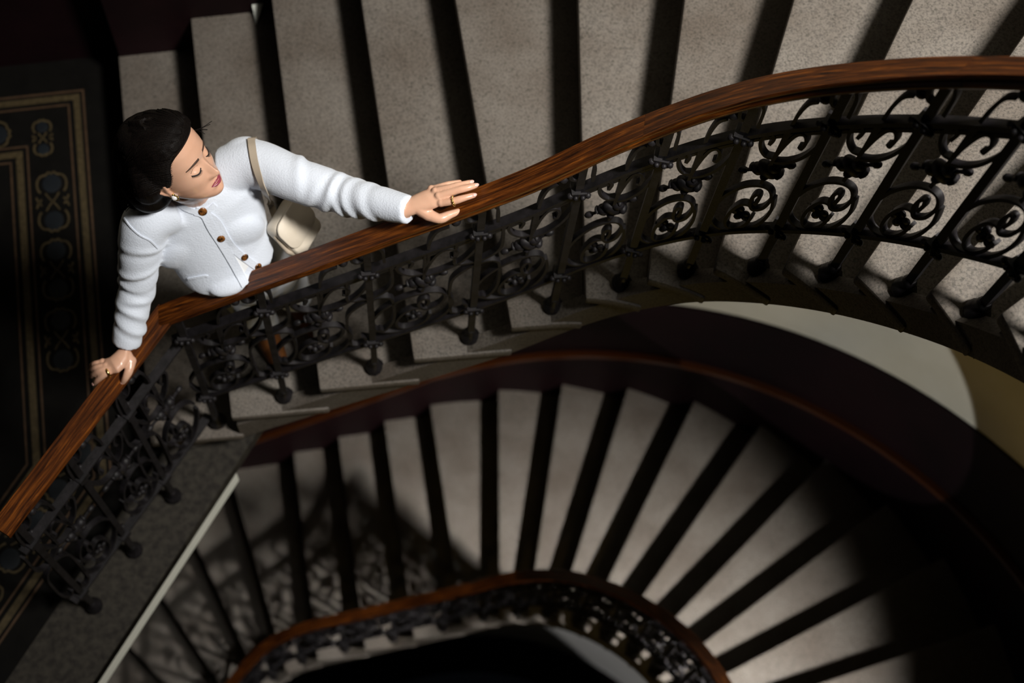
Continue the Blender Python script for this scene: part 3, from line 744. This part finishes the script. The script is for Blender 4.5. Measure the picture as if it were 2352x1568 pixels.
# --- cardigan
cg = MB()
TORSO = [(A(-.285, 1.683, 1.448), .062, .048), (A(-.284, 1.680, 1.432), .098, .054), (A(-.282, 1.672, 1.405), .140, .064), (A(-.276, 1.662, 1.36), .146, .075), (A(-.268, 1.650, 1.31), .140, .086),
         (A(-.260, 1.636, 1.26), .130, .095), (A(-.250, 1.618, 1.215), .125, .105), (A(-.246, 1.612, 1.196), .124, .108), (A(-.246, 1.616, 1.186), .116, .098)]
cg.loft(TORSO, 36, LFT, FRT)
cg.loft([(A(-.252, 1.645, 1.22), .118, .078), (A(-.240, 1.650, 1.14), .120, .080), (A(-.226, 1.662, 1.08), .122, .080)], 30, LFT, FRT)
for s, c in ((-1, A(-.330, 1.599, 1.284)), (1, A(-.207, 1.613, 1.304))): cg.ell(c, (.074, .036, .070), [LFT, FRT, A(0, 0, 1)], 18, 12)
cg.ell(at(528, 648, 1.214), (.056, .034, .022), [LFT, FRT, A(0, 0, 1)], 18, 12)
def sleeve(pts, rad, seed, wr):
    P = catmull(pts, 16); n = len(P); rr = random.Random(seed); R = []; u = None
    ss = np.r_[0, np.cumsum(np.linalg.norm(np.diff(P, axis=0), axis=1))]; L_ = ss[-1]
    base = np.interp(ss/L_, [q[0] for q in rad], [q[1] for q in rad])
    folds = [(a, rr.uniform(0, 6.28), rr.uniform(.6, 1.)) for a in wr]
    for i in range(n):
        T = unit(P[min(i+1, n-1)]-P[max(i-1, 0)])
        if u is None: u = unit(np.cross(T, A(0, 0, 1)))
        u = unit(u-T*u.dot(T)); w = np.cross(T, u); ring = []
        for q in np.linspace(0, 2*math.pi, 32, endpoint=False):
            d = 0.
            for a, ph, am in folds:
                x = (ss[i]/L_-a-.035*math.sin(q+ph))/.022; d += am*.0085*math.exp(-x*x)*(.55+.45*math.cos(q-ph*1.7))-am*.004*math.exp(-((x-1.6)**2))
            ring.append(P[i]+(u*math.cos(q)+w*math.sin(q))*(base[i]+d))
        R.append(ring)
    cg.rings(R)
sleeve([A(-.345, 1.655, 1.40), A(-.398, 1.628, 1.402), A(-.432, 1.590, 1.33), RE, A(-.486, 1.497, 1.165), RW+A(-.001, -.002, -.002)], [(0, .060), (.2, .056), (.45, .0475), (.6, .0445), (.85, .0395), (1, .0355)], 3, [.30, .46, .54, .62, .70, .78, .86])
cg.ell(at(556, 366, 1.440), (.062, .052, .052), [LFT, FRT, A(0, 0, 1)], 18, 12)
sleeve([at(520, 395, 1.42), at(585, 377, 1.448), at(680, 412, 1.470), LE, at(858, 463, 1.517), LW], [(0, .060), (.18, .057), (.45, .0505), (.62, .0475), (.85, .039), (1, .0325)], 7, [.40, .50, .57, .64, .71, .80])
card = remeshed(cg, 'cardigan', 'knit', .0045, person, 9)
def trunk_front(px, py, z):   # helper: a point seen on the front of the torso
    return at(px, py, z)
# the surface of the cardigan under a line of sight
dgz = bpy.context.evaluated_depsgraph_get()
from mathutils.bvhtree import BVHTree
bv = BVHTree.FromObject(card, dgz); card_o = A(*person['_o'])
def surf(px, py, lift=.0):
    d = unit(RM @ np.array([px-1176., py-784., F_PX])); o = (CAM-card_o)*S
    h = bv.ray_cast(Vector(o), Vector(d))
    if h[0] is None: return at(px, py, 1.25), A(0, 0, 1)
    p = np.array(h[0])/S+card_o; n = np.array(h[1]); n = n if n.dot(-d) > 0 else -n
    return p+n*lift, n
def band(pts, wdt, lift, name, mat, parent, thick=.0022, n=8):
    P = catmull([A(*p) for p in pts], n); Q = []; Bs = []; m = MB()
    for x, y in P:
        p, nn = surf(x, y, lift); Q.append(p); Bs.append(nn)
    Q = np.array(Q)
    for _ in range(2): Q[1:-1] = .25*Q[:-2]+.5*Q[1:-1]+.25*Q[2:]
    m.sweep(Q, np.array(Bs), [(-thick*1.5, -wdt), (-thick*1.5, wdt), (thick, wdt), (thick, -wdt)]); return build(m, name, mat, parent, 50)
band([(448, 484), (470, 492), (486, 522), (512, 562), (537, 604), (554, 636), (563, 654)], .0105, .0012, 'button_band', 'knit', card)
band([(470, 488), (497, 508), (516, 540), (540, 574), (572, 600), (598, 618)], .0085, .0008, 'button_band', 'knit', card)
band([(404, 462), (425, 477), (452, 486), (478, 482), (494, 470)], .0068, .0012, 'collar_band', 'knit', card)
band([(432, 640), (449, 637), (470, 633), (478, 634)], .003, .0006, 'pocket_edge', 'knit', card)
band([(286, 500), (300, 520), (322, 540), (345, 552), (362, 570)], .0016, .0004, 'seam', 'knit', card)
# white shirt showing between the open fronts
m = MB(); top = [(519, 560), (533, 572), (548, 584), (562, 596), (574, 606)]; bot = [(519, 562), (527, 584), (537, 604), (547, 621), (556, 634)]
G = []
for a_, b_ in zip(catmull([A(*p) for p in top], 4), catmull([A(*p) for p in bot], 4)):
    col = []
    for v in np.linspace(0, 1, 5):
        p, nn = surf(*(a_+(b_-a_)*v), .0006); col.append(p)
    G.append(col)
V = [p for c_ in G for p in c_]; nc = 5
m.add(V, [(i*nc+j, i*nc+j+1, (i+1)*nc+j+1, (i+1)*nc+j) for i in range(len(G)-1) for j in range(nc-1)])
V2 = [p-A(.0, -.002, .002) for p in V]; m.add(V2, [(i*nc+j, (i+1)*nc+j, (i+1)*nc+j+1, i*nc+j+1) for i in range(len(G)-1) for j in range(nc-1)])
build(m, 'shirt', 'shirt', person, 180)
for (x, y, r_) in ((465, 485, .0112), (507, 547, .0108), (561, 590, .0100), (592, 612, .0100)):
    p, nn = surf(x, y, .0028); t1 = unit(np.cross(nn, A(0, 1, 0))); m = MB()
    m.ell(p, (r_, r_, .003), [t1, np.cross(nn, t1), nn], 16, 6); build(m, 'button', 'tortoise', card, 180)
# --- trousers, shoes
tr = MB()
tr.loft([(A(-.226, 1.662, 1.10), .112, .074), (A(-.205, 1.672, 1.02), .124, .086), (A(-.19, 1.682, .94), .128, .088), (A(-.19, 1.684, .88), .120, .080)], 28, LFT, FRT)
for hip, kn, an in [((-.245, 1.675, .95), (-.225, 1.675, .68), (-.212, 1.715, .455)), ((-.135, 1.69, .95), (-.115, 1.72, .68), (-.104, 1.785, .47))]:
    tr.tube(catmull([A(*hip), A(*kn), A(*an)], 6), np.interp(np.linspace(0, 1, 13), [0, .5, 1], [.076, .056, .050]), 20)
remeshed(tr, 'trousers', 'trousers', .006, person, 4)
for (fx, fy, dx, dy) in ((-.212, 1.725, .30, -.95), (-.103, 1.795, .45, -.9)):
    d = unit(A(dx, dy, 0)); sd = A(-d[1], d[0], 0); m = MB(); c = A(fx, fy, .36)
    m.loft([(c+A(0, 0, .002)+d*.035, .034, .105), (c+A(0, 0, .02)+d*.035, .036, .108), (c+A(0, 0, .045)+d*.02, .034, .085), (c+A(0, 0, .07)+d*-.005, .033, .052), (c+A(0, 0, .11)-d*.01, .033, .042), (c+A(0, 0, .15)-d*.01, .034, .041)], 20, sd, d)
    build(m, 'shoe', 'shoe', person, 60)
# --- jewellery
e = hw((.0745, .004, -.050)); m = MB(); m.ell(e, (.0078, .0078, .0068), None, 14, 10); er = build(m, 'earring', 'pearl', person, 180)
m = MB(); ringp = [e+HY*.0095*math.cos(q)+HZ*.0095*math.sin(q)+HX*.001 for q in np.linspace(0, 2*math.pi, 18, endpoint=False)]; m.tube(ringp, .0016, 6, close=True)
for i in range(8): m.ell(ringp[i*2], .0026, None, 8, 5)
build(m, 'earring_setting', 'gold', er, 180)
def ring_on(P, i, r, tr_, beads=0):
    c = P[i]; T = unit(P[i+1]-P[i-1]); u = unit(np.cross(T, A(0, 0, 1))); w = np.cross(T, u); m = MB()
    pts = [c+(u*math.cos(q)+w*math.sin(q))*r for q in np.linspace(0, 2*math.pi, 24, endpoint=False)]
    m.tube(pts, tr_, 8, close=True)
    for j in range(beads): m.ell(pts[int(j*24/beads)], tr_*1.45, None, 8, 5)
    return build(m, 'finger_ring', 'gold', person, 180)
ring_on(FING['LI'], 5, .0098, .0019, 12); ring_on(FING['RI'], 4, .0100, .0032)
# ------------------------------------------------------------------ handbag
bag = empty('handbag', A(-.085, 1.675, 1.05)); tag(bag, 'small cream leather shoulder bag with flap hanging at her left hip', 'handbag')
bc = at(680, 522, 1.26); bn = unit(A(.62, -.42, .66)); bu = unit(A(-.52, .38, .76)-bn*bn.dot(A(-.52, .38, .76))); bs = np.cross(bu, bn)
def bagpt(a, b, c_): return bc+bs*a+bu*b+bn*c_
def rounded(w, h, r, n=6, top=True):
    P = []
    for cx, cy, a0 in ((w-r, h-r, 0), (-w+r, h-r, 90), (-w+r, -h+r, 180), (w-r, -h+r, 270)):
        for q in np.linspace(a0, a0+90, n): P.append((cx+r*math.cos(math.radians(q)), cy+r*math.sin(math.radians(q))))
    return P
m = MB(); pr = rounded(.053, .057, .018)
m.rings([[bagpt(a*k, b*k, c_) for a, b in pr] for c_, k in ((-.030, .90), (-.026, .97), (-.018, 1.), (.006, 1.), (.012, .96), (.014, .9))])
bb = build(m, 'bag_body', 'leather', bag, 50)
m = MB(); pf = rounded(.056, .042, .026)
m.rings([[bagpt(a*k, b*k+.016, c_) for a, b in pf] for c_, k in ((.0145, .98), (.0165, 1.), (.019, 1.), (.0205, .97))]); build(m, 'flap', 'leather', bag, 50)
m = MB()
m.tube([bagpt(-.052, .030, -.008), bagpt(-.058, -.02, -.008), bagpt(-.050, -.048, -.006)], .006, 8, round_end=True); build(m, 'gusset_fold', 'strap_leather', bb, 60)
# strap: over her left shoulder, down the front to the bag
SP = [at(640, 372, 1.40), at(612, 330, 1.455)]
SPX = [(577, 322), (580, 340), (586, 370), (597, 405), (611, 440), (622, 470), (632, 498)]
sq = [surf(x, y, .004)[0] for x, y in SPX]; sn = [surf(x, y)[1] for x, y in SPX]
endp = [at(640, 515, 1.262), at(651, 543, 1.245)]
P = catmull(sq+endp, 6); Bn = catmull(sn+[unit(A(.1, -.4, .9)), unit(A(.2, -.4, .85))], 6)
m = MB(); m.sweep(P, Bn, [(-.0012, -.0085), (-.0012, .0085), (.0012, .0085), (.0012, -.0085)]); build(m, 'strap', 'strap_leather', bag, 50)
m = MB(); back = [sq[0]-A(0, .006, 0), sq[0]+A(.002, .008, -.012), sq[0]+A(.004, .022, -.05), A(-.125, 1.765, 1.36), A(-.10, 1.74, 1.26)]
PB = catmull(back, 6); m.sweep(PB, np.array([unit(A(0, .5, 1))]*len(PB)), [(-.0012, -.0085), (-.0012, .0085), (.0012, .0085), (.0012, -.0085)]); build(m, 'strap', 'strap_leather', bag, 50)
m = MB()
tabp = [at(650, 538, 1.252), at(657, 556, 1.240), at(664, 570, 1.228)]
m.sweep(catmull(tabp, 4), np.array([unit(A(.2, -.4, .85))]*9), [(-.002, -.009), (-.002, .009), (.002, .009), (.002, -.009)]); tab = build(m, 'strap_tab', 'leather', bag, 50)
m = MB(); m.ell(tabp[1]+A(.001, -.002, .004), .003, None, 10, 6); build(m, 'rivet', 'gold', tab, 180)
m = MB(); m.tube([tabp[0]+A(-.010, -.002, .002), tabp[0]+A(.010, .002, .002)], .002, 6); build(m, 'buckle', 'gold', tab)
for o in bpy.data.objects:
    if '_o' in o: del o['_o']
